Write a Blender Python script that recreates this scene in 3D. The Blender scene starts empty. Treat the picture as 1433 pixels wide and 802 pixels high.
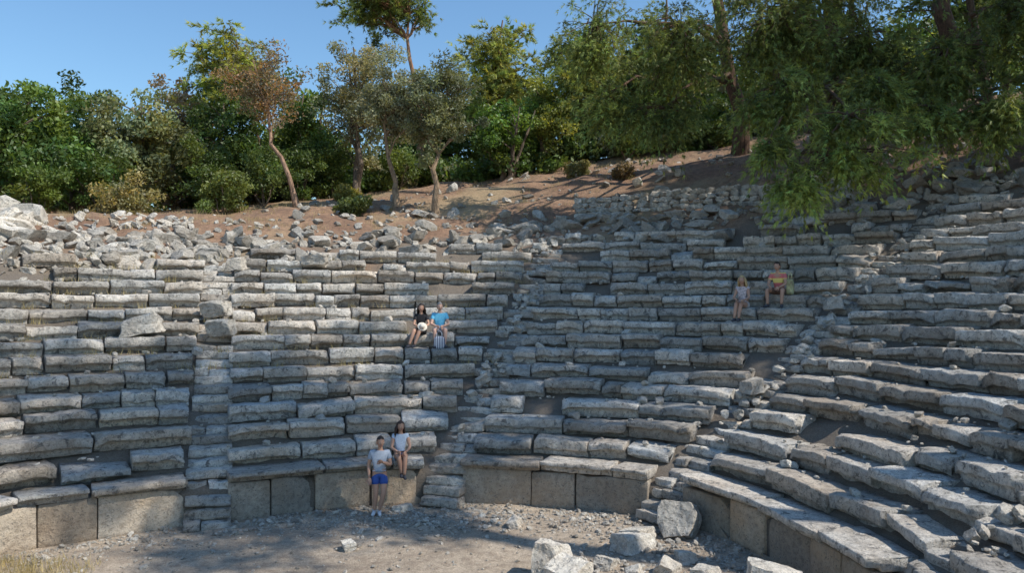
import bpy, math, random
import numpy as np
from mathutils import Vector, noise, Matrix
from mathutils.bvhtree import BVHTree
R = np.random.default_rng(7); random.seed(7)
scene = bpy.context.scene
# ------------------------------------------------------------ helpers
def mk(name, parts, mats, smooth=False, parent=None):
    Vs=[];Cs=[];loops=[];tot=[];mi=[];off=0
    for V,F,C,m in parts:
        V=np.asarray(V,float);Vs.append(V)
        if C is None: C=np.ones((len(V),3))
        C=np.asarray(C,float)
        if C.ndim==1: C=np.tile(C,(len(V),1))
        Cs.append(C)
        if isinstance(F,np.ndarray):
            loops.append((F+off).ravel()); tot.append(np.full(len(F),F.shape[1]))
            mi.append(np.full(len(F),m))
        else:
            for f in F: loops.append(np.array(f)+off)
            tot.append(np.array([len(f) for f in F])); mi.append(np.full(len(F),m))
        off+=len(V)
    V=np.concatenate(Vs);C=np.concatenate(Cs);L=np.concatenate(loops).astype(np.int32)
    T=np.concatenate(tot).astype(np.int32);M=np.concatenate(mi).astype(np.int32)
    me=bpy.data.meshes.new(name)
    me.vertices.add(len(V));me.vertices.foreach_set("co",V.astype(np.float32).ravel())
    me.loops.add(len(L));me.loops.foreach_set("vertex_index",L)
    me.polygons.add(len(T))
    st=np.concatenate([[0],np.cumsum(T)[:-1]]).astype(np.int32)
    me.polygons.foreach_set("loop_start",st);me.polygons.foreach_set("loop_total",T)
    me.polygons.foreach_set("material_index",M)
    me.polygons.foreach_set("use_smooth",np.full(len(T),smooth))
    a=me.color_attributes.new("tint",'FLOAT_COLOR','POINT')
    a.data.foreach_set("color",np.concatenate([C,np.ones((len(C),1))],1).astype(np.float32).ravel())
    for m in mats: me.materials.append(m)
    me.update(calc_edges=True); me.validate()
    o=bpy.data.objects.new(name,me);scene.collection.objects.link(o)
    if parent: o.parent=parent
    return o
def tube(path,rad,sides=7,cap=True):
    path=[np.array(p,float) for p in path];V=[];n=len(path)
    up=np.array([0.3,0.2,1.0])
    for i,p in enumerate(path):
        t=path[min(i+1,n-1)]-path[max(i-1,0)];t=t/(np.linalg.norm(t)+1e-9)
        a=np.cross(t,up if abs(np.dot(t,up))<.95*np.linalg.norm(up) else np.array([1.,0,0]));a/=np.linalg.norm(a)
        b=np.cross(t,a)
        for j in range(sides):
            th=2*math.pi*j/sides;V.append(p+rad[i]*(math.cos(th)*a+math.sin(th)*b))
    F=[]
    for i in range(n-1):
        for j in range(sides):
            F.append((i*sides+j,i*sides+(j+1)%sides,(i+1)*sides+(j+1)%sides,(i+1)*sides+j))
    if cap:
        F.append(tuple(range(sides))[::-1]);F.append(tuple((n-1)*sides+j for j in range(sides)))
    return np.array(V),F
# ------------------------------------------------------------ materials
def N(nt,t,**k):
    n=nt.nodes.new(t)
    for a,b in k.items(): setattr(n,a,b)
    return n
def newmat(name):
    m=bpy.data.materials.new(name);m.use_nodes=True;nt=m.node_tree
    return m,nt,nt.nodes["Principled BSDF"]
def noi(nt,vec,scale,detail=6,rough=.6,dist=0):
    n=N(nt,"ShaderNodeTexNoise");n.inputs["Scale"].default_value=scale;n.inputs["Detail"].default_value=detail
    n.inputs["Roughness"].default_value=rough;n.inputs["Distortion"].default_value=dist
    nt.links.new(vec,n.inputs["Vector"]);return n.outputs["Fac"]
def ramp(nt,fac,stops):
    r=N(nt,"ShaderNodeValToRGB");e=r.color_ramp.elements
    while len(e)<len(stops): e.new(.5)
    for i,(p,c) in enumerate(stops): e[i].position=p;e[i].color=(*c,1) if len(c)==3 else c
    nt.links.new(fac,r.inputs[0]);return r.outputs[0]
def mix(nt,f,a,b,mode='MIX'):
    m=N(nt,"ShaderNodeMix",data_type='RGBA',blend_type=mode)
    for s,v in ((0,f),(6,a),(7,b)):
        if isinstance(v,(int,float)): m.inputs[s].default_value=v
        elif isinstance(v,tuple): m.inputs[s].default_value=(*v,1)
        else: nt.links.new(v,m.inputs[s])
    return m.outputs[2]
def bump(nt,b,hs,strength=.8):
    prev=None
    for h,d in hs:
        n=N(nt,"ShaderNodeBump");n.inputs["Distance"].default_value=d;n.inputs["Strength"].default_value=strength
        nt.links.new(h,n.inputs["Height"])
        if prev: nt.links.new(prev,n.inputs["Normal"])
        prev=n.outputs[0]
    nt.links.new(prev,b.inputs["Normal"])
def attr(nt): 
    a=N(nt,"ShaderNodeAttribute",attribute_name="tint");return a.outputs["Color"]
def stone_mat(name,dark,mid,light,ochre=.35,lich=.5,bs=1.0):
    m,nt,b=newmat(name);g=N(nt,"ShaderNodeNewGeometry").outputs["Position"]
    n1=noi(nt,g,2.2,8,.68);n2=noi(nt,g,11,7,.7,.3);n3=noi(nt,g,45,4,.6);n4=noi(nt,g,5.5,6,.75,.6);n5=noi(nt,g,.9,4,.6);n6=noi(nt,g,22,5,.7,.4)
    c=ramp(nt,n1,[(.3,mid),(.62,light)])
    c=mix(nt,1.0,c,ramp(nt,n2,[(.3,(.5,.49,.47)),(.5,(1,1,1)),(.75,(1.2,1.18,1.12))]),'MULTIPLY')
    c=mix(nt,ramp(nt,n5,[(.45,(0,0,0)),(.68,(ochre,)*3)]),c,(.48,.34,.21))
    c=mix(nt,ramp(nt,n4,[(lich,(0,0,0)),(lich+.09,(.88,.88,.88))]),c,dark)
    c=mix(nt,ramp(nt,n6,[(.56,(0,0,0)),(.64,(.75,.75,.75))]),c,(.11,.10,.09))
    c=mix(nt,ramp(nt,n3,[(.6,(0,0,0)),(.72,(.5,.5,.5))]),c,(.09,.085,.08))
    c=mix(nt,1.0,c,attr(nt),'MULTIPLY')
    nt.links.new(c,b.inputs["Base Color"]);b.inputs["Roughness"].default_value=.92
    bump(nt,b,[(n4,.08*bs),(n2,.045*bs),(n6,.022*bs),(n3,.010*bs)],strength=1.)
    return m
M_seat=stone_mat("weathered_limestone",(.17,.16,.145),(.54,.50,.45),(.84,.79,.71),.38,.535)
M_wall=stone_mat("podium_limestone",(.24,.20,.16),(.40,.33,.26),(.56,.48,.38),.6,.58,.5)
M_rock=stone_mat("pale_limestone",(.22,.205,.19),(.56,.52,.47),(.86,.82,.75),.3,.57)
def soil_mat(name,c1,c2,c3,grass=None,under=None):
    m,nt,b=newmat(name);g=N(nt,"ShaderNodeNewGeometry").outputs["Position"]
    n1=noi(nt,g,.55,6,.65);n2=noi(nt,g,5,8,.75);n3=noi(nt,g,38,4,.7);n4=noi(nt,g,.22,4,.6)
    c=ramp(nt,n1,[(.35,c1),(.6,c2)])
    c=mix(nt,ramp(nt,n2,[(.42,(0,0,0)),(.66,(.85,.85,.85))]),c,c3)
    if grass: c=mix(nt,ramp(nt,n4,[(.52,(0,0,0)),(.64,(.6,.6,.6))]),c,grass)
    if under:
        sp=N(nt,"ShaderNodeSeparateColor");nt.links.new(attr(nt),sp.inputs[0]);c=mix(nt,sp.outputs[0],under,c)
    c=mix(nt,1.0,c,ramp(nt,n3,[(.3,(.6,.58,.55)),(.6,(1.1,1.1,1.1)),(.75,(1.5,1.45,1.4))]),'MULTIPLY')
    nt.links.new(c,b.inputs["Base Color"]);b.inputs["Roughness"].default_value=1
    bump(nt,b,[(n2,.10),(n3,.025)]);return m
M_ground=soil_mat("gravel_dirt",(.42,.335,.25),(.60,.49,.37),(.28,.215,.16))
M_hill=soil_mat("red_brown_soil",(.27,.155,.10),(.40,.25,.155),(.14,.09,.06),(.44,.34,.20),(.20,.165,.13))
def leaf_mat(name,tr=.40):
    m,nt,b=newmat(name);a=attr(nt)
    nt.links.new(a,b.inputs["Base Color"]);b.inputs["Roughness"].default_value=.5
    t=N(nt,"ShaderNodeBsdfTranslucent");mm=mix(nt,1.0,a,(1.4,1.3,.6),'MULTIPLY');nt.links.new(mm,t.inputs[0])
    s=N(nt,"ShaderNodeMixShader");s.inputs[0].default_value=tr
    nt.links.new(b.outputs[0],s.inputs[1]);nt.links.new(t.outputs[0],s.inputs[2])
    nt.links.new(s.outputs[0],nt.nodes["Material Output"].inputs[0]);return m
M_leaf=leaf_mat("foliage")
def bark_mat():
    m,nt,b=newmat("bark");g=N(nt,"ShaderNodeNewGeometry").outputs["Position"]
    mp=N(nt,"ShaderNodeMapping");mp.inputs["Scale"].default_value=(1,1,.25);nt.links.new(g,mp.inputs[0])
    n=noi(nt,mp.outputs[0],14,6,.7)
    c=mix(nt,1.0,ramp(nt,n,[(.35,(.05,.035,.025)),(.65,(.24,.18,.13))]),attr(nt),'MULTIPLY')
    nt.links.new(c,b.inputs["Base Color"]);b.inputs["Roughness"].default_value=.95;bump(nt,b,[(n,.04)]);return m
M_bark=bark_mat()
def plain(name,col,rough=.8,var=.15,scale=30,stripe=None):
    m,nt,b=newmat(name);tc=N(nt,"ShaderNodeTexCoord").outputs["Object"]
    n=noi(nt,tc,scale,4,.6)
    lo=tuple(c*(1-var) for c in col);hi=tuple(min(1,c*(1+var)) for c in col)
    c=ramp(nt,n,[(.3,lo),(.7,hi)])
    if stripe:
        w=N(nt,"ShaderNodeTexWave");w.bands_direction=stripe[1];w.inputs["Scale"].default_value=stripe[2]
        nt.links.new(tc,w.inputs[0]);c=mix(nt,ramp(nt,w.outputs["Fac"],[(.48,(0,0,0)),(.52,(1,1,1))]),c,stripe[0])
    nt.links.new(c,b.inputs["Base Color"]);b.inputs["Roughness"].default_value=rough;return m
# ------------------------------------------------------------ cavea plan
SB=np.array([(-10.5,5.0),(-10.4,8.0),(-10.1,10.9),(-8.8,13.7),(-5.95,15.65),(-1.46,17.3),(3.05,15.9),(4.6,12.2),(4.75,9.0),(4.7,6.0),(4.6,3.0)])
SA=np.array([-110,-98,-74,-46,-19,16,53,78,90,95,100.])
def cr(A,u):
    u=np.clip(np.asarray(u,float)+1,0,len(A)-1.0001);i=np.floor(u).astype(int);t=u-i
    g=lambda j:A[np.clip(j,0,len(A)-1)]
    p0,p1,p2,p3=g(i-1),g(i),g(i+1),g(i+2)
    if A.ndim>1: t=t[...,None]
    return .5*((2*p1)+(-p0+p2)*t+(2*p0-5*p1+4*p2-p3)*t**2+(-p0+3*p1-3*p2+p3)*t**3)
TR=.65;RI=.36;Z0=.95
def P(u,k):
    a=np.radians(cr(SA,u));b=cr(SB,u);k=np.asarray(k,float)
    d=np.stack([np.sin(a),np.cos(a)],-1)
    return b+d*(k*TR)[...,None]
def kend(u): return np.interp(u,[-1,2,3,3.5,4,4.6,5,6,9],[13,13,13.8,14.6,15.8,16.6,18.2,20.4,20.5])
def hz(u,k):
    u=np.asarray(u,float);k=np.asarray(k,float)
    z20=np.interp(u,[-1,2,3,4,5,6,9],[6.9,7.0,7.3,7.6,8.3,8.4,8.3])
    ke=kend(u);ze=Z0+RI*ke-.45
    z=np.where(k<=ke,Z0+RI*k-.45,ze+(z20-ze)*np.clip((k-ke)/(21-ke),0,1)**.8)
    sl=np.interp(u,[-1,2,2.8,3.3,4,5,6,9],[.05,.07,.12,.30,.52,.60,.60,.4])
    mx=np.interp(u,[-1,2,3,3.5,4,5,6,9],[1.5,1.5,2.0,4.2,6.8,8.0,8,6])
    dd=np.clip((k-21)*TR,0,None)
    z=z+mx*(1-np.exp(-dd*sl/mx*1.15))
    far=np.clip((k-75)/110,0,1);z=z*(1-far*far*(3-2*far))-far*.6
    return z
def edgefade(u): return np.clip((u+1)/.9,0,1)*np.clip((9-u)/.9,0,1)
uu=np.linspace(-1,9,220);kk=np.concatenate([np.linspace(.25,36,190),np.linspace(36.6,80,60),np.linspace(84,200,20)])
U,K=np.meshgrid(uu,kk,indexing='ij');XY=P(U,K);Z=hz(U,K)
nz=np.array([noise.fractal(Vector((x*.5,y*.5,0)),1,2,5) for x,y in XY.reshape(-1,2)]).reshape(U.shape)
nz2=np.array([noise.noise(Vector((x*2.3,y*2.3,3))) for x,y in XY.reshape(-1,2)]).reshape(U.shape)
Z=Z+nz*np.clip((K-kend(U))/6,0,1)*.30*(1-np.clip((K-80)/60,0,1))+nz2*.09*(K<100)
Z=Z*edgefade(U)-(1-edgefade(U))*.3
V=np.concatenate([XY,Z[...,None]],-1).reshape(-1,3)
nu,nk=U.shape;I=np.arange(nu*nk).reshape(nu,nk)
F=np.stack([I[:-1,:-1],I[:-1,1:],I[1:,1:],I[1:,:-1]],-1).reshape(-1,4)
sk=V.reshape(nu,nk,3)[:,0].copy();sk[:,2]=-.3
V2=np.concatenate([V,sk]);J=np.arange(nu)+nu*nk
F2=np.stack([J[:-1],I[:-1,0],I[1:,0],J[1:]],-1)
zone=np.concatenate([np.clip((K-kend(U)+nz*3)/2.5,0,1).ravel(),np.zeros(nu)])[:,None]*np.ones(3)
mk("hillside",[(V2,np.concatenate([F,F2]),zone,0)],[M_hill],smooth=True)
bvh=BVHTree.FromPolygons([Vector(v) for v in V2],[tuple(int(i) for i in f) for f in np.concatenate([F,F2])])
def gz(x,y):
    h=bvh.ray_cast(Vector((x,y,60)),Vector((0,0,-1)))
    return max(h[0].z,0) if h[0] else 0.
def gorch(x,y): return .05*noise.noise(Vector((x*.7,y*.7,1)))+.025*noise.noise(Vector((x*3,y*3,1)))
r=np.concatenate([np.linspace(0,16,60),np.array([20,30,50,90,180,400,900,2500])]);th=np.linspace(0,2*math.pi,120,endpoint=False)
GV=[(-2.5,10,0.)]
for rr in r[1:]:
    for t in th:
        x=-2.5+rr*math.cos(t);y=10+rr*math.sin(t)
        GV.append((x,y,gorch(x,y) if rr<17 else -.05))
n=len(th);GF=[(0,1+j,1+(j+1)%n) for j in range(n)]
for i in range(len(r)-2):
    for j in range(n):
        GF.append((1+i*n+j,1+(i+1)*n+j,1+(i+1)*n+(j+1)%n,1+i*n+(j+1)%n))
mk("ground",[(GV,GF,None,0)],[M_ground],smooth=True)
# ------------------------------------------------------------ blocks
def nv(p,s,o=0): 
    v=noise.noise_vector(Vector((p[0]*s+o,p[1]*s,p[2]*s)));return np.array(v)
PROF=np.array([(.21,0),(.205,.10),(.18,.16),(.03,.185),(.0,.20),(-.006,.265),(0,.335),(.012,.354),(.04,.36),(.2,.362),(.36,.36),(.52,.36),(.78,.36),(.78,0)])
PROFW=np.array([(0,0),(0,.2),(0,.4),(0,.6),(0,.8),(.01,.98),(.03,1.),(.15,1.),(.3,1.),(.3,0)])
PROFS=np.array([(0.02,0),(0,.05),(0,.1),(.0,.16),(.012,.176),(.04,.18),(.2,.18),(.35,.18),(.5,.18),(.5,0)])
def Hs(pr): return pr[:,1].max()
def block(A,B,nrm,z,prof,H=None,dep=1.0,rough=1.0,seg=.12,chip=.5,jit=1.0,tilt=None):
    A=np.array(A,float);B=np.array(B,float);L=np.linalg.norm(B-A);t=(B-A)/L
    n=np.array(nrm);pr=prof.copy()
    if H is not None: pr[:,1]*=H/pr[:,1].max()
    pr[:,0]*=np.where(pr[:,0]<.22,random.uniform(.4,1.2),dep)
    if prof is PROF:
        sh=random.uniform(-.06,.05);q=(pr[:,1]>.1*Hs(pr))&(pr[:,1]<.6*Hs(pr));pr[q,1]+=sh*Hs(pr)/.36
    Hm=pr[:,1].max();ns=max(3,int(L/seg))
    ss=np.concatenate([[0,.018],np.linspace(0,L,ns+1)[1:-1],[L-.018,L]])
    dh=random.gauss(0,.024)*jit;dd=random.gauss(0,.035)*jit;pit=random.gauss(0,.02)*jit;yaw=random.gauss(0,.02)*jit;back=random.gauss(0,.03)*jit
    if tilt: dh+=tilt[0];dd+=tilt[1];pit+=tilt[2];yaw+=tilt[3];back+=tilt[4]
    c0=random.random()<chip;c1=random.random()<chip;ca=random.uniform(.05,.2);cb=random.uniform(.05,.2)
    cm=random.uniform(.1,L-.1) if random.random()<chip*.7 else None
    er=random.uniform(.6,1.9)
    V=[];m=len(pr);cen=np.array([pr[:,0].mean(),Hm*.5])
    for i,s in enumerate(ss):
        e=.95 if i in(0,len(ss)-1) else 1.
        for j in range(m):
            d,h=cen+(pr[j]-cen)*e
            if h>.3*Hm and d<.4:
                w=0
                if c0: w=max(w,(1-s/.25)*ca/.1)
                if c1: w=max(w,(1-(L-s)/.25)*cb/.1)
                if cm is not None: w=max(w,1-abs(s-cm)/.16)
                w=max(w,0)
                if w>0 and d<.15: d+=w*.07;h-=w*.06*Hm/.36
            dz=h+dh+(s-L/2)*pit+(d-.3)*back;dd2=d+dd+(s-L/2)*yaw
            p=np.array([*(A+t*s+n*dd2),z+dz])
            p=p+rough*(nv(p,1.6)*.022+er*(nv(p,5.5,9)*.018+nv(p,15,4)*.012))
            V.append(p)
    F=[]
    for i in range(len(ss)-1):
        for j in range(m):
            F.append((i*m+j,(i+1)*m+j,(i+1)*m+(j+1)%m,i*m+(j+1)%m))
    F.append(tuple(range(m)));F.append(tuple((len(ss)-1)*m+j for j in range(m))[::-1])
    g=random.uniform(.58,1.12);wr=random.gauss(0.02,.03)
    return (np.array(V),F,np.array([g*(1+wr),g,g*(1-wr)]),0)
AIS=[(3,.42),(4,.42),(5,.42),(6.6,.4)]
def usamp(u0,u1,k,n=260):
    us=np.linspace(u0,u1,n);p=P(us,np.full(n,k));s=np.concatenate([[0],np.cumsum(np.linalg.norm(np.diff(p,axis=0),axis=1))]);return us,p,s
def row(parts,ua,ub,k,z,prof,off=0,ma=.41,mb=.41,lens=(.75,1.9),test=None,**kw):
    us,p,s=usamp(ua,ub,k);x=ma+random.uniform(-.07,.05);end=s[-1]-mb+random.uniform(-.05,.07)
    while x<end-.15:
        L=random.uniform(*lens)
        if end-(x+L)<.45: L=end-x
        a=np.array([np.interp(x,s,p[:,0]),np.interp(x,s,p[:,1])]);x2=x+L-random.uniform(.008,.05)
        b=np.array([np.interp(x2,s,p[:,0]),np.interp(x2,s,p[:,1])])
        um=np.interp((x+x2)/2,s,us);t=(b-a)/np.linalg.norm(b-a);nn=np.array([-t[1],t[0]])
        x+=L
        if random.random()<(0 if test is None else test(um)): continue
        tl=None
        if random.random()<.16 and k>0 and prof is PROF: tl=(random.uniform(-.12,.03),random.uniform(-.12,.10),random.gauss(0,.05),random.gauss(0,.07),random.gauss(0,.08))
        parts.append(block(a+nn*off,b+nn*off,nn,z,prof,tilt=tl,**kw))
wedges=[(-.6,0),(0,3),(3,4),(4,5),(5,6.6),(6.6,8.4)]
for wi,(ua,ub) in enumerate(wedges):
    parts=[]
    for k in range(1,22):
        def tst(um,k=k):
            ke=float(kend(um))+noise.noise(Vector((um*6,k*.1,0)))*1.2
            if k>ke: return 1.
            if k>ke-2: return .32
            return .018
        lo,hi=(.75,1.9) if k<4 else (.5,1.5)
        row(parts,ua,ub,k,Z0+RI*(k-1),PROF,lens=(lo,hi),test=tst,seg=.09 if ub>4.5 else .12)
    mk("stone_seat_tiers",parts,[M_seat],smooth=True)
    parts=[]
    row(parts,ua,ub,0,Z0-.2,PROF,off=-.07,H=.2,lens=(1.1,2.1),rough=.6,chip=.3,jit=.5)
    wp=[];row(wp,ua,ub,0,-.1,PROFW,off=.06,H=Z0-.2+.098,lens=(.8,1.5),rough=.35,chip=.15,jit=.5,seg=.2)
    parts+= [(a,b,c,1) for a,b,c,_ in wp]
    mk("podium_wall",parts,[M_seat,M_wall],smooth=True)
for ui,hw in AIS:
    parts=[];a=math.radians(float(cr(SA,ui)));d=np.array([math.sin(a),math.cos(a)]);b0=cr(SB,np.array(ui,float));tt=np.array([d[1],-d[0]])
    steps=[(.19*i,-.42+.21*(i-1)) for i in range(1,6)]+[(Z0+.18*j,.42+.05+.325*j) for j in range(1,int(2*kend(ui))-1)]
    for z,dd in steps:
        w=hw+.02
        cuts=[-w,w] if random.random()<.6 else [-w,random.uniform(-.15,.15),w]
        for q in range(len(cuts)-1):
            A=b0+d*dd+tt*(cuts[q]+.01);B=b0+d*dd+tt*(cuts[q+1]-.01)
            f=1. if (ui!=3 and z>1.2) else .35
            tl=tuple(random.gauss(0,s_)*f for s_ in (.03,.04,.05,.05,.05))
            parts.append(block(A,B,d,z-.18,PROFS,rough=.9,tilt=tl,dep=1.1,seg=.1))
    mk("stone_staircase",parts,[M_seat],smooth=True)
# ------------------------------------------------------------ rocks
import bmesh
def ico(sub):
    bm=bmesh.new();bmesh.ops.create_icosphere(bm,subdivisions=sub,radius=1);bm.verts.ensure_lookup_table()
    v=np.array([x.co[:] for x in bm.verts]);f=np.array([[w.index for w in q.verts] for q in bm.faces]);bm.free();return v,f
def rocklib(sub,n):
    v0,f=ico(sub);out=[]
    for i in range(n):
        v=v0*R.uniform(.9,1.1)
        q=[];ax=np.eye(3);rot=np.linalg.qr(R.normal(size=(3,3)))[0] if R.random()<.3 else np.eye(3)
        for s in (1,-1):
            for a in ax: q.append((s*a@rot+R.normal(size=3)*.16,R.uniform(.5,.68)))
        for _ in range(6): q.append((R.normal(size=3),R.uniform(.68,.9)))
        for nn,d in q:
            nn=nn/np.linalg.norm(nn);e=v@nn-d;v=v-np.outer(np.clip(e,0,None),nn)
        if sub>1:
            o=R.uniform(0,50)
            v=v+np.array([nv(p,2.2,o)*.07+nv(p,6,o)*.035 for p in v])
        out.append(v/.62)
    return out,f
RL2,RF2=rocklib(4,6);RLm,RFm=rocklib(2,10);RL1,RF1=rocklib(1,10)
def rotm(ax,ay,az):
    cx,sx,cy,sy,cz,sz=math.cos(ax),math.sin(ax),math.cos(ay),math.sin(ay),math.cos(az),math.sin(az)
    return np.array([[cz,-sz,0],[sz,cz,0],[0,0,1]])@np.array([[cy,0,sy],[0,1,0],[-sy,0,cy]])@np.array([[1,0,0],[0,cx,-sx],[0,sx,cx]])
def rock(x,y,z,size,lib='m',tilt=.3,bright=None,rz=None):
    L,F={'b':(RL2,RF2),'m':(RLm,RFm),'s':(RL1,RF1)}[lib];v=L[R.integers(len(L))]
    Rm=rotm(R.normal()*tilt,R.normal()*tilt,R.uniform(0,6.28) if rz is None else rz)
    g=R.uniform(.65,1.05) if bright is None else bright
    return ((v*np.array(size)/2)@Rm.T+np.array([x,y,z]),F,np.array([g*1.01,g*.98,g*.93])*1.,0)
def rub(u,k,s,lib='m',tilt=.35,sink=.25,asp=None,br=None):
    p=P(np.array(u),np.array(k));z=gz(p[0],p[1])
    a=asp or (R.uniform(.8,1.7),R.uniform(.7,1.1),R.uniform(.4,.8))
    return rock(p[0],p[1],z+s*a[2]*(.5-sink),(s*a[0],s*a[1],s*a[2]),lib,tilt,br)
parts=[]
for i in range(3600):
    u=R.uniform(.8,7.5);ke=float(kend(u));k=ke+abs(R.normal())*(3.6 if u<3.2 else 3.4)-.4
    if u>3.2 and R.random()<.5: k=ke+R.uniform(0,15)
    s=R.choice([.10,.18,.28,.44],p=[.42,.33,.18,.07])
    parts.append(rub(u,k,s,'m',.5,br=R.uniform(.45,.9)))
for i in range(190):
    u=R.uniform(.8,6.8);k=float(kend(u))+R.uniform(-.2,3.5)
    parts.append(rub(u,k,R.uniform(.35,.65),'m',.14,asp=(R.uniform(1.1,1.8),.9,.55),br=R.uniform(.5,.9)))
mk("stone_rubble",parts,[M_rock])
parts=[]
for i in range(95):
    u=R.uniform(1.35,2.42);k=R.uniform(16.5,21.5)
    parts.append(rub(u,k,R.uniform(.45,.95),'m',.3,sink=0.05 if R.random()<.6 else .25,asp=(R.uniform(1.1,1.9),R.uniform(.7,1.1),R.uniform(.35,.6)),br=R.uniform(.9,1.15)))
for i in range(560):
    u=R.uniform(1.2,2.9);k=R.uniform(13.5,21)
    parts.append(rub(u,k,R.uniform(.10,.32),'m',.5,br=R.uniform(.75,1.05)))
mk("fallen_block_heap",parts,[M_rock])
parts=[]
for c in range(4):
    for i in range(34):
        u=4.02+i*.021+R.normal()*.004;k=20.6+c*.12
        p=P(np.array(u),np.array(k));z=gz(*P(np.array(u),np.array(20.4)))
        parts.append(rock(p[0],p[1],z+.05+c*.2,(.34,.3,.2),'m',.12))
mk("dry_stone_wall",parts,[M_rock])
parts=[]
for i in range(1600):
    u=R.uniform(1,8);k=R.integers(1,20)
    if k>kend(u)-1: continue
    p=P(np.array(u),np.array(k+R.uniform(.3,.9)));s=R.choice([.04,.07,.12,.2],p=[.5,.33,.14,.03])
    parts.append(rock(p[0],p[1],Z0+RI*k+s*.25,(s*R.uniform(.8,1.6),s,s*.7),'s' if s<.1 else 'm',.3))
for ui,_ in AIS[1:]:
    for i in range(70):
        k=R.uniform(1,kend(ui));p=P(np.array(ui+R.normal()*.025),np.array(k+.5));s=R.uniform(.05,.2)
        parts.append(rock(p[0],p[1],Z0+RI*k-.08+s*.2,(s*1.3,s,s*.7),'m',.4))
mk("loose_stones",parts,[M_rock])
for u,k,sz,br in [(2.72,7.3,(1.0,.6,.45),.9),(3.0,8.6,(.7,.5,.4),.75),(3.02,7.3,(.65,.5,.4),.75),(3.3,12.6,(.8,.5,.4),.85),(3.05,12.2,(.6,.4,.35),.85),(5.0,4,(.5,.35,.3),.8),(5.0,9,(.5,.35,.3),.8)]:
    p=P(np.array(u),np.array(k+.3));mk("limestone_boulder",[rock(p[0],p[1],Z0+RI*k+.35*sz[2],sz,'b',.12,br,R.normal()*.3)],[M_rock])
for x,y,sx,sy,sz,br in [(.62,12.8,.45,.45,.62,1.1),(.9,12.35,.6,.5,.45,1.1),(2.15,14.2,.85,.5,.3,1.1),(2.3,14.7,.75,.45,.28,1.05),(3.15,15.0,.62,.5,.7,.85),
        (3.75,11.6,.8,.65,.65,1.15),(-2.9,14.15,.26,.2,.2,1.1),(.05,15.5,.3,.22,.22,1.),(1.55,13.2,.35,.3,.22,1.),(2.5,12.9,.35,.3,.22,1.),(-2.3,16.75,.4,.3,.14,1.),(2.9,13.4,.35,.3,.2,1.),(3.0,12.5,.4,.3,.25,1.),(1.9,12.6,.3,.25,.2,1.)]:
    mk("limestone_boulder",[rock(x,y,gorch(x,y)+sz*.38,(sx,sy,sz),'b',.14,br)],[M_rock])
parts=[]
for i in range(7000):
    q=R.random()
    if q<.42:
        u=R.uniform(1.8,7.6);k=-abs(R.normal())*1.1-.05;p=P(np.array(u),np.array(k))
    elif q<.6: p=np.array([R.normal(2.6,.9),R.normal(13.6,1.2)])
    elif q<.78: p=np.array([R.normal(-1.8,2.),R.normal(15.9,.6)])
    else: p=np.array([R.uniform(-9,4.2),R.uniform(10,17)])
    s=R.choice([.02,.035,.06,.10],p=[.52,.33,.12,.03])
    parts.append(rock(p[0],p[1],gorch(*p)+s*.2,(s*1.4,s,s*.7),'s',.4,R.uniform(.45,.95)))
mk("gravel",parts,[M_rock])
# ------------------------------------------------------------ vegetation
def rndvec(n):
    v=R.normal(size=(n,3));return v/np.linalg.norm(v,axis=1)[:,None]
YT=np.array([1.22,1.03,.88])
def leaves(cs,rs,npc,size,col,cv=.3,flat=.75,asp=.45,hue=.08):
    cs=np.asarray(cs);n=len(cs)*npc
    ci=np.repeat(np.arange(len(cs)),npc)
    off=rndvec(n)*(R.uniform(0,1,n)**.45)[:,None]*np.asarray(rs)[ci][:,None];off[:,2]*=flat
    p=cs[ci]+off
    a=rndvec(n);b=np.cross(a,rndvec(n));b/=np.linalg.norm(b,axis=1)[:,None]+1e-6
    s=size*R.uniform(.6,1.3,n)[:,None];a=a*s*.5;b=b*s*asp*.5
    V=np.stack([p-a,p+b,p+a,p-b],1).reshape(-1,3);F=np.arange(4*n).reshape(n,4)
    cl=(1+R.uniform(-cv,cv,len(cs)))[ci]*R.uniform(.7,1.3,n);h=(R.normal(0,hue,len(cs))[ci]+R.normal(0,hue*.5,n))
    C=(np.asarray(col)*YT)[None,:]*cl[:,None]*np.stack([1+h,np.ones(n),1-h],1);C=np.clip(C,0.005,.6)
    return V,F,np.repeat(C,4,axis=0),0
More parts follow.
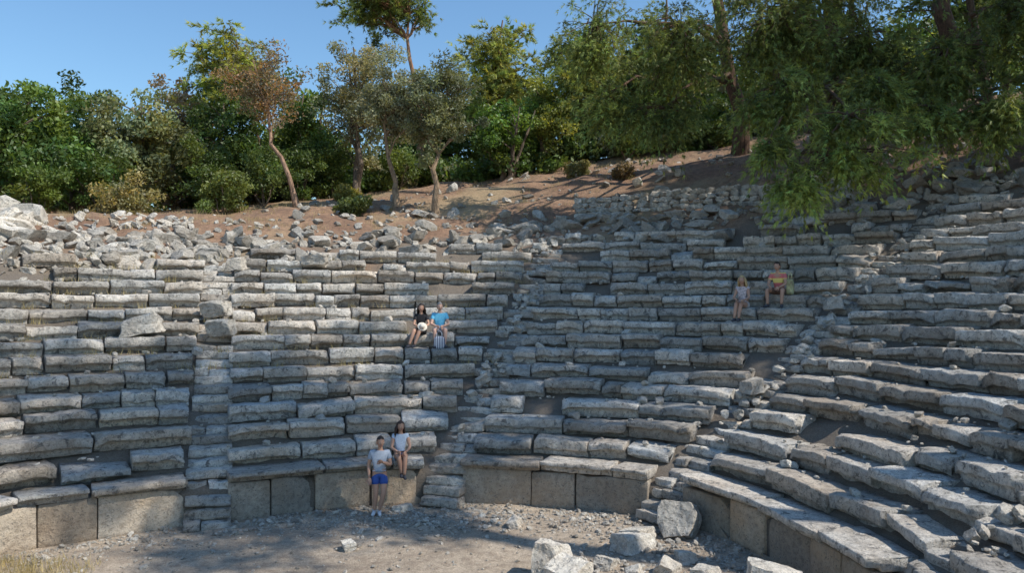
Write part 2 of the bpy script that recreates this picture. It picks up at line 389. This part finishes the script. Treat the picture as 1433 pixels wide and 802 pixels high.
def sprays(cs,rs,col,ntw=6,ntf=5,npt=8,L=.2,w=.024,cv=.35,droop=.5):
    cs=np.asarray(cs);rs=np.asarray(rs);n=len(cs)*ntw;ci=np.repeat(np.arange(len(cs)),ntw)
    d=rndvec(n);d[:,2]*=.45;d/=np.linalg.norm(d,axis=1)[:,None];l=rs[ci]*R.uniform(.6,1.3,n)
    m=n*ntf;ti=np.repeat(np.arange(n),ntf);t=np.tile((np.arange(ntf)+1)/ntf,n)*R.uniform(.85,1.1,m)
    pos=cs[ci][ti]+d[ti]*(l[ti]*t)[:,None];pos[:,2]-=droop*l[ti]*t**2;pos+=R.normal(size=(m,3))*.04
    ax=d[ti].copy();ax[:,2]-=droop*t*1.1
    q=m*npt;ni=np.repeat(np.arange(m),npt)
    nd=rndvec(q)*.7+ax[ni];nd/=np.linalg.norm(nd,axis=1)[:,None]
    b=np.cross(nd,rndvec(q));b/=np.linalg.norm(b,axis=1)[:,None]+1e-6
    ln=L*R.uniform(.7,1.2,q)[:,None];p=pos[ni]+R.normal(size=(q,3))*.012
    V=np.stack([p-b*w*.5,p+b*w*.5,p+nd*ln],1).reshape(-1,3);F=np.arange(3*q).reshape(q,3)
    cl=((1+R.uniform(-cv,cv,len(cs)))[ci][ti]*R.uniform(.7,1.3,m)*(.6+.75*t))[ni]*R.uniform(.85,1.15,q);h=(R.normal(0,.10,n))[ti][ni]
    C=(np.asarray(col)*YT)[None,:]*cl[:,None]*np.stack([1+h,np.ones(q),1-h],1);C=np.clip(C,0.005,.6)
    return V,F,np.repeat(C,3,axis=0),0
def crownpts(c,r,n,hollow=.5,seed=0):
    c=np.array(c,float);r=np.array(r,float);out=[]
    while len(out)<n:
        d=rndvec(1)[0];q=R.uniform(0,1)**hollow
        lob=.78+.42*noise.noise(Vector(d*1.9)+Vector((seed*3.1,0,0)))*1.6
        out.append(c+d*q*r*lob)
    return np.array(out)
def curvepath(a,b,sag=0,n=6,wob=.08):
    a=np.array(a,float);b=np.array(b,float);L=np.linalg.norm(b-a);pts=[]
    for i in range(n+1):
        t=i/n;p=a+(b-a)*t;p[2]+=sag*L*4*t*(1-t)
        if 0<i<n: p=p+R.normal(size=3)*wob*L*.35
        pts.append(p)
    return pts
def limbs(trunk,cs,r0,every=2,sides=5,tint=(1,1,1),sag=.08):
    out=[];tr=np.array(trunk)
    for i,c in enumerate(cs):
        if i%every: continue
        cand=tr[len(tr)//3:];d=np.linalg.norm(cand-c,axis=1)+np.clip(cand[:,2]-c[2]+.6,0,None)*2
        s=cand[np.argmin(d)];L=np.linalg.norm(c-s)
        pth=curvepath(s,c,sag,5);rr=r0*min(1,L/4+.25);rad=np.linspace(rr,.012,len(pth))
        v,f=tube(pth,rad,sides,False);out.append((v,f,np.array(tint),1))
    return out
def tree(name,x,y,lean,H,crown,ncl,npc,leafsize,col,r0=.14,clr=.6,kind='leaf',hollow=.45,bark=(1,1,1),cv=.42,stems=1,every=2,seed=0,asp=.45,hue=.1,z=None):
    zb=(gz(x,y) if z is None else z)-.1;parts=[]
    cs=crownpts(np.array([x+crown[0],y+crown[1],zb+crown[2]]),crown[3:],ncl,hollow,seed)
    tops=[]
    for s in range(stems):
        o=R.normal(size=2)*.15*(stems>1)
        a=np.array([x+o[0],y+o[1],zb]);b=np.array([x+lean[0]+o[0]*5,y+lean[1]+o[1]*5,zb+H])
        pts=curvepath(a,b,0,9,.05);rad=np.linspace(r0,r0*.18,len(pts));rad[0]*=1.35
        v,f=tube(pts,rad,8);parts.append((v,f,np.array(bark),1));tops.append(pts)
    parts+=limbs([p for t in tops for p in t],cs,r0*.42,every,5,bark)
    rs=R.uniform(.6,1.25,ncl)*clr
    if kind=='leaf': parts.append(leaves(cs,rs,npc,leafsize,col,cv,.75,asp,hue))
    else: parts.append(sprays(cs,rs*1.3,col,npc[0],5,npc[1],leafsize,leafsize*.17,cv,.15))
    return mk(name,parts,[M_leaf,M_bark],smooth=False)
G_dark=(.07,.13,.04);G_mid=(.11,.19,.055);G_light=(.22,.30,.09);G_olive=(.20,.24,.17);G_red=(.23,.19,.13);G_yel=(.26,.33,.09)
parts=[]
for i in range(85):
    x=R.uniform(-50,42);y=R.uniform(41,54)+abs(x)*-.08;z=gz(x,y);h=R.uniform(4.,7)*(1 if x<-3 else 1.2)
    c=crownpts((x,y,z+h*.45),(3.3,2.5,h*.52),34,.5,i)
    col=[G_dark,G_mid,G_olive,G_light][R.integers(4)]
    parts.append(leaves(c,R.uniform(.7,1.2,34),70,.34,col,.35,asp=.6))
    v,f=tube([(x,y,z-.2),(x+.2,y,z+h*.7)],[.2,.06],6);parts.append((v,f,None,1))
mk("distant_trees",parts,[M_leaf,M_bark])
parts=[]
for i in range(60):
    x=R.uniform(-16,16);y=R.uniform(37.5,41);z=gz(x,y);h=R.uniform(1.0,2.6)
    c=crownpts((x,y,z+h*.4),(1.3,1.,h*.5),14,.5,i);parts.append(leaves(c,R.uniform(.4,.7,14),60,.24,[G_dark,G_mid,G_olive][R.integers(3)],.35,asp=.6))
mk("undergrowth",parts,[M_leaf,M_bark])
for i,(x,y,h,rx,col) in enumerate([(-26,31,5.2,3.2,G_mid),(-21.8,30.5,5.4,2.7,(.12,.22,.055)),(-18.6,31,5.2,2.5,(.11,.20,.055)),(-15.4,33,5.6,2.3,(.17,.22,.12)),(-19.5,36,6.8,3.0,G_dark),(-13.2,36.5,6.6,2.6,G_dark),(-16.8,40,8.0,3.0,(.25,.21,.16)),(-24,37,7.0,3.4,(.14,.21,.09)),(-10.4,39.5,6.8,2.8,G_mid)]):
    tree("evergreen_oak_tree",x,y,(.2,0),h*.8,(0,0,h*.5,rx,rx,h*.52),90,150,.20,col,.16,.64,seed=i,stems=2,every=4,hollow=.38,asp=.5)
tree("aleppo_pine_tree",-13.8,38.5,(0.2,0),9.2,(0,0,6.9,2.4,2.2,3.3),90,(7,8),.26,G_yel,.16,.62,kind='pine',seed=3)
tree("turpentine_tree",-8.9,33,(-2.0,.3),6.4,(-1.5,.2,5.2,2.3,1.8,2.2),62,80,.14,G_red,.12,.5,seed=11,bark=(1.9,1.6,1.45),hollow=.55,hue=.16)
tree("turpentine_tree",-12.0,38,(-.6,.3),7.0,(-.5,.2,6.0,2.2,1.8,2.4),55,95,.17,(.22,.24,.11),.12,.55,seed=12,bark=(1.3,1.1,1.),hollow=.5)
tree("wild_olive_tree",-6.9,36.5,(-.2,0),7.0,(0,0,5.0,2.6,2.3,3.2),110,130,.16,(.22,.255,.175),.15,.58,seed=21,stems=2,asp=.4)
tree("olive_tree",-4.7,32.5,(-.6,0),5.2,(-.1,0,4.3,1.8,1.6,2.2),110,150,.14,G_olive,.13,.46,seed=31,bark=(1.8,1.7,1.5),asp=.4,hue=.05)
tree("olive_tree",-3.0,31.3,(-.2,0),5.4,(.1,0,4.3,1.75,1.6,2.35),110,150,.14,(.16,.205,.13),.14,.46,seed=32,bark=(1.8,1.7,1.5),asp=.4,hue=.05)
tree("aleppo_pine_tree",-4.8,45,(-1.2,0),11.0,(-2.4,0,10.6,4.0,2.6,1.9),110,(7,8),.28,(.15,.21,.065),.24,.72,kind='pine',seed=41,bark=(1.9,1.4,1.1),hollow=.6)
tree("aleppo_pine_tree",-.8,42.5,(.3,0),8.6,(0,0,5.4,2.9,2.4,3.9),120,(7,8),.28,(.25,.32,.11),.2,.66,kind='pine',seed=42,bark=(1.5,1.2,1.0))
tree("evergreen_oak_tree",-.4,37.5,(0,0),3.4,(0,0,2.3,2.0,1.7,1.9),70,150,.18,(.11,.21,.05),.14,.52,seed=43,stems=3)
tree("evergreen_oak_tree",1.6,38.5,(.2,0),4.4,(0,0,3.0,1.7,1.5,2.5),70,130,.18,(.17,.24,.07),.13,.52,seed=44,stems=2)
tree("aleppo_pine_tree",3.2,39,(.6,0),7.2,(.2,0,4.2,2.3,2.0,3.6),95,(7,8),.26,(.20,.27,.09),.18,.62,kind='pine',seed=45)
tree("aleppo_pine_tree",7.0,39,(.6,0),8,(.2,0,4.4,2.6,2.0,3.6),90,(7,8),.26,(.14,.20,.06),.2,.65,kind='pine',seed=46)
tree("aleppo_pine_tree",13.5,37,(.6,0),8,(.2,0,4.4,3.2,2.0,3.4),90,(7,8),.26,(.10,.16,.05),.22,.7,kind='pine',seed=47)
tree("aleppo_pine_tree",19.5,34,(.6,0),8,(.2,0,4.2,3.2,2.0,3.8),90,(7,8),.26,(.10,.16,.05),.22,.7,kind='pine',seed=48)
for i,(x,y,r_,h,col) in enumerate([(-14.3,29.3,1.2,1.7,(.24,.26,.14)),(-11.5,31.5,1.3,2.0,(.13,.19,.06)),(-10.6,34,1.8,3.2,(.10,.16,.05)),(-7.2,35,.7,.9,(.25,.28,.09)),(-12.8,33,1.6,3.2,(.09,.15,.04)),(-8.3,37,1.8,3.2,(.09,.15,.04)),(-5.6,38.5,1.6,2.8,(.11,.18,.05)),
        (2.9,35.5,.7,.7,(.18,.20,.10)),(4.8,34,.5,.6,(.20,.18,.12)),(-6.2,31.2,.6,.8,(.10,.15,.06)),(5.5,38,1.6,2.4,(.10,.17,.05)),(9.5,37,1.7,2.4,(.09,.15,.04)),(-17.5,29.5,1.3,2.4,(.12,.20,.05)),(-20.5,29,1.6,3.0,(.10,.19,.045)),(-23.5,28,1.6,2.6,(.10,.19,.04)),(-16,31,1.6,3.2,(.09,.16,.04)),(-9.5,36,1.6,3.4,(.08,.14,.04))]):
    zb=gz(x,y);c=crownpts((x,y,zb+h*.45),(r_,r_,h*.55),30,.5,i);parts=[leaves(c,R.uniform(.25,.45,30)*(.6+r_*.4),150,.15,col,.3)]
    for j in range(5):
        v,f=tube(curvepath((x,y,zb-.1),c[j],.05,4),[.04,.03,.025,.02,.01],5);parts.append((v,f,None,1))
    mk("shrub",parts,[M_leaf,M_bark])
def bigpine(name,base,top,r0,vols,col,bark=(.7,.52,.42)):
    zb=gz(base[0],base[1]);tr=curvepath((base[0],base[1],zb-.3),top,0,10,.03);rad=np.linspace(r0,r0*.3,len(tr));rad[0]*=1.3
    v,f=tube(tr,rad,10);parts=[(v,f,np.array(bark),1)]
    for (cx,cy,cz,rx,ry,rz,n,cm,rr) in vols:
        cs=crownpts((cx,cy,cz),(rx,ry,rz),n,.65,cx)
        t=np.array(tr);d=np.linalg.norm(t-np.array([cx,cy,cz]),axis=1)+np.clip(cz-1-t[:,2],0,None);s=t[np.argmin(d)]
        m=curvepath(s,(cx,cy,cz+rz*.3),.1,8,.05);mr=np.linspace(.11,.03,len(m))
        v,f=tube(m,mr,6);parts.append((v,f,np.array(bark),1))
        for i,c in enumerate(cs):
            q=np.array(m[3:]);s2=q[np.argmin(np.linalg.norm(q-c,axis=1))]
            pth=curvepath(s2,c,.06,4,.08);v,f=tube(pth,np.linspace(.028,.008,len(pth)),4,False);parts.append((v,f,np.array(bark),1))
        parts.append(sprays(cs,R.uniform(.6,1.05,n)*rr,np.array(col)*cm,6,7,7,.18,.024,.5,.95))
    return mk(name,parts,[M_leaf,M_bark])
GP=(.175,.25,.08)
bigpine("overhanging_pine_tree",(12.0,30.5),(12.6,29,26),.42,[
 (8.9,21,9.1,1.5,1.2,.7,36,1.1,.8),(8.9,21.,8.1,1.7,1.0,.6,34,1.2,.7),(7.4,20.8,7.4,.9,.8,.5,22,1.25,.7),(7.0,21.6,8.6,.9,.9,.5,16,1.1,.7),(7.9,23.3,10.4,1.4,1.3,1.3,48,.9,.9),(8.6,25.5,13.0,2.4,2,1.9,84,.7,1),
 (11.1,25,12.3,2.0,1.6,1.7,70,.65,1),(10.6,23,10.6,1.5,1.,.9,40,.85,.9),(9.5,26,14.9,5.5,2.5,1.5,100,.65,1)],GP)
bigpine("overhanging_pine_tree",(9.6,33.5),(7.2,31,25),.32,[
 (3.2,30,14.2,1.8,2.,2.3,74,.95,1),(3.5,29,11.6,1.5,1.5,1.3,50,.95,.9),(6.0,28,13.5,2.2,2,2.1,80,.75,1),(5.4,28,10.9,1.7,1.5,1.0,46,.85,1)],(.185,.26,.09))
bigpine("overhanging_pine_tree",(16.0,29.5),(15.0,27,25),.38,[
 (13.2,24,11.5,2.3,1.8,1.9,84,.75,1),(13.3,22,9.6,1.8,1.2,.8,48,.95,.9),(15.0,23,12.8,2.2,1.6,1.6,60,.7,1),(16.5,24,10.8,2,1.5,1.2,40,.75,1),(12.0,22.8,9.7,1.3,1.,.7,34,.85,.9)],GP)
for (x,y,dx,h) in [(13.6,30,-.9,6),(10.6,32,.3,6),(17.5,29,-1.2,6)]:
    z=gz(x,y);v,f=tube(curvepath((x,y,z-.2),(x+dx,y,z+h),0,7,.04),np.linspace(.2,.09,8),8);mk("pine_trunk",[(v,f,np.array((.6,.5,.42)),1)],[M_leaf,M_bark])
for i,(x,y,zc,rx,rz,n) in enumerate([(18.9,7.0,31.3,4.4,8.2,115),(21.9,13.8,26.6,5.8,7.0,150),(24.2,19.0,26.2,5.2,6.4,125),(24.5,25.2,27.0,4.2,5.0,80),(26.5,20.8,19.5,4.2,3.6,55)]):
    zb=gz(x,y);tr=curvepath((x,y,zb-.3),(x,y,zc+rz*.4),0,10,.02)
    v,f=tube(tr,np.linspace(.5,.12,len(tr)),9);cs=crownpts((x,y,zc),(rx,rx,rz),n,.42,i+60)
    parts=[(v,f,None,1)]+limbs(tr,cs,.16,2)+[leaves(cs,R.uniform(.8,1.5,n),85,.38,G_mid,.3,.6,.55)]
    mk("tall_pine_tree",parts,[M_leaf,M_bark])
def tufts(pts,h,col,blades=14,spread=.1):
    n=len(pts)*blades;b=np.repeat(np.asarray(pts),blades,axis=0)+R.normal(size=(n,3))*np.array([spread,spread,0])
    d=rndvec(n)*.5;d[:,2]=1;l=h*R.uniform(.4,1.2,n)[:,None];w=rndvec(n);w[:,2]=0;w*=.006
    V=np.stack([b-w,b+w,b+d*l],1).reshape(-1,3);C=np.asarray(col)*R.uniform(.6,1.3,n)[:,None]
    return V,np.arange(3*n).reshape(n,3),np.repeat(C,3,axis=0),0
pts=[]
for i in range(200):
    x=R.uniform(-9.5,-6.9);y=R.uniform(11.5,13.4);pts.append((x,y,gorch(x,y)))
for i in range(1200):
    u=R.uniform(1.5,4.6);k=R.uniform(18,36);p=P(np.array(u),np.array(k));pts.append((*p,gz(*p)))
for i in range(200):
    u=R.uniform(2.0,4);k=int(R.integers(5,14));p=P(np.array(u),np.array(k+.62));pts.append((*p,Z0+RI*k))
mk("dry_grass",[tufts(pts,.2,(.48,.39,.20))],[M_leaf])
# ------------------------------------------------------------ people
def skinmesh(vs,es,rad,root,sub=2):
    me=bpy.data.meshes.new("tmp");me.from_pydata([tuple(v) for v in vs],es,[]);o=bpy.data.objects.new("tmp",me);scene.collection.objects.link(o)
    m=o.modifiers.new("s",'SKIN');m.use_smooth_shade=True
    sv=me.skin_vertices[0].data
    for i,r_ in enumerate(rad):
        sv[i].radius=(r_,r_) if not isinstance(r_,tuple) else r_;sv[i].use_root=(i==root)
    s=o.modifiers.new("b",'SUBSURF');s.levels=sub;s.render_levels=sub
    dg=bpy.context.evaluated_depsgraph_get();dg.update();e=o.evaluated_get(dg);m2=e.to_mesh()
    V=np.array([v.co[:] for v in m2.vertices]);F=[tuple(p.vertices) for p in m2.polygons];e.to_mesh_clear()
    bpy.data.objects.remove(o);return V,F
I3,IF3=ico(4)
def ell(c,r,rot=None):
    v=I3*np.array(r)
    if rot is not None: v=v@rot.T
    return v+np.array(c),IF3
def person(name,loc,out,J,sc,mats,hair,female=False,shirt_sleeve=.6,short_len=.55,look=0.):
    emp=bpy.data.objects.new(name,None);scene.collection.objects.link(emp)
    emp.location=loc;emp.rotation_euler=(0,0,math.atan2(-out[0],out[1]));emp.scale=(sc,)*3
    J={k:np.array(v,float) for k,v in J.items()}
    skin,shirtm,shortm,hairm,shoem,eye,lip,white=mats
    w=.88 if female else 1.
    vs=[J['pel'],J['spi'],J['che'],J['nek'],J['nek']+(J['head']-J['nek'])*.55]
    es=[(0,1),(1,2),(2,3),(3,4)];rad=[.115*w,.105*w,.115*w,.052*w,.05]
    for s in 'LR':
        n0=len(vs);vs+=[J['sh'+s],(J['sh'+s]+J['el'+s])/2,J['el'+s],J['el'+s]*.6+J['wr'+s]*.4,J['wr'+s]]
        es+=[(2,n0),(n0,n0+1),(n0+1,n0+2),(n0+2,n0+3),(n0+3,n0+4)];rad+=[.058*w,.048*w,.038*w,.038*w,.026*w]
        n0=len(vs);vs+=[J['hp'+s],(J['hp'+s]+J['kn'+s])/2,J['kn'+s],J['kn'+s]*.65+J['an'+s]*.35,J['an'+s]]
        es+=[(0,n0),(n0,n0+1),(n0+1,n0+2),(n0+2,n0+3),(n0+3,n0+4)];rad+=[.09,.078,.055,.056,.035]
    V,F=skinmesh(vs,es,rad,0);parts=[(V,F,None,0)]
    for s in 'LR':
        a=J['an'+s];t=J['to'+s];m=(a+t)/2
        V,F=skinmesh([a+np.array([0,.035,-.03]),a+np.array([0,0,-.02]),m+np.array([0,0,-.02]),t],[(0,1),(1,2),(2,3)],[.036,.04,.04,.028],1);parts.append((V,F,None,1))
        wv=J['wr'+s];hd=J['wr'+s]-J['el'+s];hd=hd/np.linalg.norm(hd)
        side=np.cross(hd,np.array([0,1.,.2]));side/=np.linalg.norm(side);nr=np.cross(hd,side)
        rot=np.stack([side,nr,hd],1)
        v,f=ell(wv+hd*.05,(.042,.018,.055),rot);parts.append((v,f,None,0))
        sg=1 if s=='L' else -1
        for fi,(off,l) in enumerate([(-.03,.062),(-.01,.075),(.01,.07),(.03,.055)]):
            b=wv+hd*.09+side*off;k1=b+hd*l*.45+nr*.008;k2=k1+hd*l*.35+nr*.022;k3=k2+hd*l*.2+nr*.025
            v,f=tube([b-hd*.02,b,k1,k2,k3],[.009,.0095,.009,.008,.006],6);parts.append((v,f,None,0))
        b=wv+hd*.03+side*.035*sg;v,f=tube([b,b+side*.025*sg+hd*.02,b+side*.035*sg+hd*.05,b+side*.03*sg+hd*.07],[.013,.012,.010,.007],6);parts.append((v,f,None,0))
    mk("body",parts,[skin,shoem],smooth=True,parent=emp)
    vs=[J['spi']*.45+J['pel']*.55,J['spi'],J['che'],J['che']*.35+J['nek']*.65];es=[(0,1),(1,2),(2,3)];rad=[.135*w,.125*w,.135*w,.07*w]
    for s in 'LR':
        n0=len(vs);vs+=[J['sh'+s],J['sh'+s]*(1-shirt_sleeve)+J['el'+s]*shirt_sleeve];es+=[(2,n0),(n0,n0+1)];rad+=[.072*w,.062*w]
    V,F=skinmesh(vs,es,rad,1);mk("shirt",[(V,F,None,0)],[shirtm],smooth=True,parent=emp)
    vs=[J['pel']*.7+J['spi']*.3,J['pel']];es=[(0,1)];rad=[.125*w,.135*w]
    for s in 'LR':
        n0=len(vs);vs+=[J['hp'+s],J['hp'+s]*(1-short_len)+J['kn'+s]*short_len];es+=[(1,n0),(n0,n0+1)];rad+=[.108,.094 if short_len<.9 else .075]
    V,F=skinmesh(vs,es,rad,1);mk("shorts",[(V,F,None,0)],[shortm],smooth=True,parent=emp)
    hc=J['head'];v=I3.copy();x,y,z=v.T
    wz=np.where(z<0,1-.32*np.abs(z)**1.4,1);v=np.stack([x*.074*wz,y*.094*np.where(z<0,1+.12*z,1),z*.118],1)
    nose=np.exp(-((v[:,0]/.014)**2+((v[:,2]+.018)/.022)**2))*(v[:,1]<0);v[:,1]-=nose*.024
    brow=np.exp(-((v[:,2]-.018)/.012)**2)*(v[:,1]<-.05);v[:,1]-=brow*.004
    sock=np.exp(-(((np.abs(v[:,0])-.03)/.014)**2+(v[:,2]/.011)**2))*(v[:,1]<0);v[:,1]+=sock*.008
    chin=np.exp(-((v[:,0]/.025)**2+((v[:,2]+.1)/.02)**2))*(v[:,1]<0);v[:,1]-=chin*.008
    ry=rotm(J.get('tilt',np.array([.12,0,0]))[0],0,look)
    hp=[(v,IF3,None,0)]
    for sx in(-1,1):
        e,f=ell((sx*.03,-.078,0),(.013,.009,.008));hp.append((e,f,None,3));e,f=ell((sx*.03,-.085,0),(.006,.004,.006));hp.append((e,f,None,1))
        e,f=ell((sx*.031,-.083,.02),(.016,.006,.003));hp.append((e,f,None,4))
        e,f=ell((sx*.076,.01,-.01),(.009,.02,.032));hp.append((e,f,None,0))
    e,f=ell((0,-.078,-.056),(.024,.009,.007));hp.append((e,f,None,2))
    hv=I3.copy();cc=hv[IF3].mean(1);keep=((cc[:,2]>.5)&(cc[:,1]>-.75))|((cc[:,1]>.02)&(cc[:,2]>-.55))|((np.abs(cc[:,0])>.8)&(cc[:,2]>.1)&(cc[:,1]>-.3))
    hv=hv*np.array([.084,.105,.129])+np.array([0,.006,.002]);hv=hv+np.array([nv(q,28)*.006 for q in hv])
    hp.append((hv,IF3[keep],None,4))
    if hair=='long':
        for i in range(60):
            th_=R.uniform(-.15,math.pi+.15);b=np.array([math.cos(th_)*.078,math.sin(th_)*.085+.0,R.uniform(-.02,.07)])
            e=b+np.array([b[0]*.35,.02,-R.uniform(.2,.36)]);m=(b+e)/2+np.array([b[0]*.3,.01,.02]);w2=R.normal()*.012
            vv,ff=tube([b,m,e+np.array([w2,w2,0])],[.016,.018,.006],5);hp.append((vv,ff,None,4))
    mk("head",[((a@ry.T)+hc,b,c,d) for a,b,c,d in hp],[skin,eye,lip,white,hairm],smooth=True,parent=emp)
    return emp
skinA=plain("skin_tan",(.48,.27,.18),.6,.08);skinB=plain("skin_fair",(.56,.34,.25),.6,.08)
eye=plain("iris",(.03,.02,.015),.3);lip=plain("lips",(.35,.12,.10),.5);white=plain("eye_white",(.7,.7,.68),.4)
hbrown=plain("brown_hair",(.05,.025,.015),.6,.4);hgrey=plain("grey_hair",(.25,.23,.21),.6,.3);hblond=plain("blonde_hair",(.5,.34,.16),.6,.3);hdark=plain("dark_hair",(.03,.018,.012),.6,.3)
sh_w=plain("white_shoes",(.65,.65,.67));sh_d=plain("dark_shoes",(.06,.06,.07))
def sit(knspread=.12,feetz=-.36,feety=-.32,lean=.0,twist=0,w=1.):
    J=dict(pel=(0,.17,.1),spi=(0,.18-lean*.3,.27),che=(0,.19-lean,.45),nek=(0,.17-lean*1.1,.6),head=(0,.13-lean*1.2,.735))
    for s,sx in(('L',1),('R',-1)):
        J['sh'+s]=(sx*.165*w,.19-lean,.52);J['hp'+s]=(sx*.085,.14,.08);J['kn'+s]=(sx*knspread,-.22,.12);J['an'+s]=(sx*knspread*.9+twist,feety+.06,feetz+.09);J['to'+s]=(sx*knspread*1.2+twist,feety-.1,feetz+.035)
        J['el'+s]=(sx*.23*w,.08-lean,.27);J['wr'+s]=(sx*.09,-.14,.22)
    return J
J=dict(pel=(0,0,.86),spi=(0,-.01,1.02),che=(.01,.0,1.2),nek=(.015,-.02,1.37),head=(.02,-.05,1.50))
J.update(shL=(.175,0,1.28),elL=(.225,-.06,1.03),wrL=(.06,-.22,1.12),shR=(-.155,0,1.28),elR=(-.22,.02,1.02),wrR=(-.2,-.08,.78))
J.update(hpL=(.085,0,.82),knL=(.09,-.12,.47),anL=(.0,-.06,.1),toL=(.02,-.2,.035),hpR=(-.085,0,.82),knR=(-.07,-.07,.47),anR=(-.1,-.02,.1),toR=(-.14,-.17,.035))
person("standing_young_man",(-2.72,16.4,gorch(-2.72,16.4)),np.array([-.15,1.]),J,1.0,[skinA,plain("grey_tshirt",(.38,.42,.48)),plain("blue_shorts",(.03,.08,.3)),hdark,sh_w,eye,lip,white],'short',look=.25,short_len=.6)
def seat(u,k,dz=0.):
    p=P(np.array(u),np.array(float(k)));a=P(np.array(u-.02),np.array(float(k)));b=P(np.array(u+.02),np.array(float(k)));t=b-a;t/=np.linalg.norm(t)
    return (p[0],p[1],Z0+RI*k+dz),np.array([-t[1],t[0]])
l,o=seat(3.8,0,.01);J=sit(.07,-.46,-.2,.04,w=.88);J['pel']=(0,.12,.09);J['wrL']=(.1,-.12,.2);J['anR']=(-.0,-.2,-.26);J['toR']=(-.02,-.33,-.3);J['anL']=(.05,-.24,-.28);J['toL']=(.07,-.36,-.34)
person("seated_girl",l,o,J,.98,[skinA,plain("pale_blue_top",(.50,.57,.66)),plain("denim_shorts",(.14,.24,.42)),hbrown,sh_d,eye,lip,white],'long',True,.35,.4,look=.3)
l,o=seat(3.70,7,.01);J=sit(.07,-.36,-.36,.08,-.15,w=.88);J['knL']=(-.05,-.22,.13);J['knR']=(-.2,-.2,.12);J['anL']=(-.2,-.32,-.27);J['anR']=(-.34,-.3,-.27);J['toL']=(-.28,-.44,-.325);J['toR']=(-.42,-.42,-.325)
e=person("seated_woman_in_black",l,o,J,.98,[skinA,plain("black_top",(.015,.015,.018)),plain("black_skirt",(.014,.014,.017)),hdark,sh_d,eye,lip,white],'long',True,.6,.75,look=-.2)
th_=np.linspace(0,2*math.pi,24,endpoint=False);hv=[];prof=[(.16,0),(.155,.008),(.09,.01),(.085,.07),(.06,.095),(0.001,.1)]
for r_,z in prof:
    for t in th_: hv.append((r_*math.cos(t),r_*math.sin(t),z))
hf=[(i*24+j,i*24+(j+1)%24,(i+1)*24+(j+1)%24,(i+1)*24+j) for i in range(5) for j in range(24)]
hatv=(np.array(hv)*.85)@rotm(1.0,0,.2).T+np.array([.02,-.2,.22]);mk("sun_hat",[(hatv,hf,None,0)],[plain("straw",(.66,.6,.5))],smooth=True,parent=e)
l,o=seat(3.765,7,.01);J=sit(.14,-.36,-.32,.06)
e=person("seated_man_in_blue_shirt",l,o,J,1.02,[skinB,plain("sky_blue_tshirt",(.14,.5,.72)),plain("light_shorts",(.38,.4,.45)),hgrey,sh_d,eye,lip,white],'short',look=.1,short_len=.8)
def bag(x,y,z,w,d,h,mat,par,name):
    v,f=I3,IF3;v=np.sign(v)*np.abs(v)**.55;v=v*np.array([w/2,d/2,h/2])*(1-.15*v[:,2:3]*.5);a=(v+np.array([x,y,z+h/2]),f,None,0)
    t1=tube([(x-w*.25,y,z+h*.9),(x-w*.2,y,z+h*1.25),(x,y,z+h*1.4),(x+w*.2,y,z+h*1.25),(x+w*.25,y,z+h*.9)],[.012]*5,6)
    return mk(name,[a,(t1[0],t1[1],None,0)],[mat],smooth=True,parent=par)
bag(-.02,-.3,-.36,.3,.16,.33,plain("navy_white_stripes",(.75,.75,.75),.8,.05,30,((.03,.04,.12),'X',7)),e,"striped_bag")
l,o=seat(4.715,9,.01);J=sit(.06,-.36,-.38,.06,-.03,w=.86);J['wrL']=(.12,-.2,.2)
person("seated_blonde_woman",l,o,J,1.0,[skinA,plain("patterned_top",(.5,.43,.43),.8,.5,25),plain("light_skirt",(.5,.46,.44)),hblond,sh_d,eye,lip,white],'long',True,.2,.35,look=-.1)
l,o=seat(4.79,10,.01);J=sit(.2,-.36,-.3,.12);J['wrL']=(.1,-.18,.18);J['wrR']=(-.12,-.2,.18)
e=person("seated_man_in_striped_shirt",l,o,J,1.0,[skinA,plain("red_yellow_shirt",(.62,.16,.15),.8,.1,20,((.78,.62,.18),'Z',1.3)),plain("brown_shorts",(.16,.09,.06)),hdark,sh_d,eye,lip,white],'short',look=-.15,short_len=.75)
bag(.2,.42,.0,.18,.2,.42,plain("yellow_backpack",(.7,.58,.3),.8,.6,5),e,"backpack")
# ------------------------------------------------------------ light, sky, camera
AZ,EL=math.radians(112),math.radians(48)
s=Vector((math.sin(AZ)*math.cos(EL),math.cos(AZ)*math.cos(EL),math.sin(EL)))
sd=bpy.data.lights.new("sun",'SUN');sd.energy=5;sd.angle=math.radians(.5);sd.color=(1,.95,.86)
so=bpy.data.objects.new("sun",sd);scene.collection.objects.link(so);so.rotation_euler=s.to_track_quat('Z','Y').to_euler();so.location=(30,-10,40)
w=bpy.data.worlds.new("World");scene.world=w;w.use_nodes=True;nt=w.node_tree
sk=nt.nodes.new("ShaderNodeTexSky");sk.sky_type='NISHITA';sk.sun_disc=False;sk.sun_elevation=EL;sk.sun_rotation=AZ;sk.air_density=1.3;sk.ozone_density=1.0;sk.dust_density=.3
bg=nt.nodes["Background"];bg.inputs[1].default_value=.11
nt.links.new(mix(nt,1.0,sk.outputs[0],(.95,1.25,1.5),'MULTIPLY'),bg.inputs[0])
cd=bpy.data.cameras.new("camera");cd.sensor_width=36;cd.lens=28.0;cd.clip_end=5000;cd.clip_start=.1
co=bpy.data.objects.new("camera",cd);scene.collection.objects.link(co);co.location=(0,0,4.4);co.rotation_euler=(math.radians(91),0,0)
scene.camera=co
scene.view_settings.view_transform='Standard';scene.view_settings.look='None';scene.view_settings.exposure=0
print("OK")
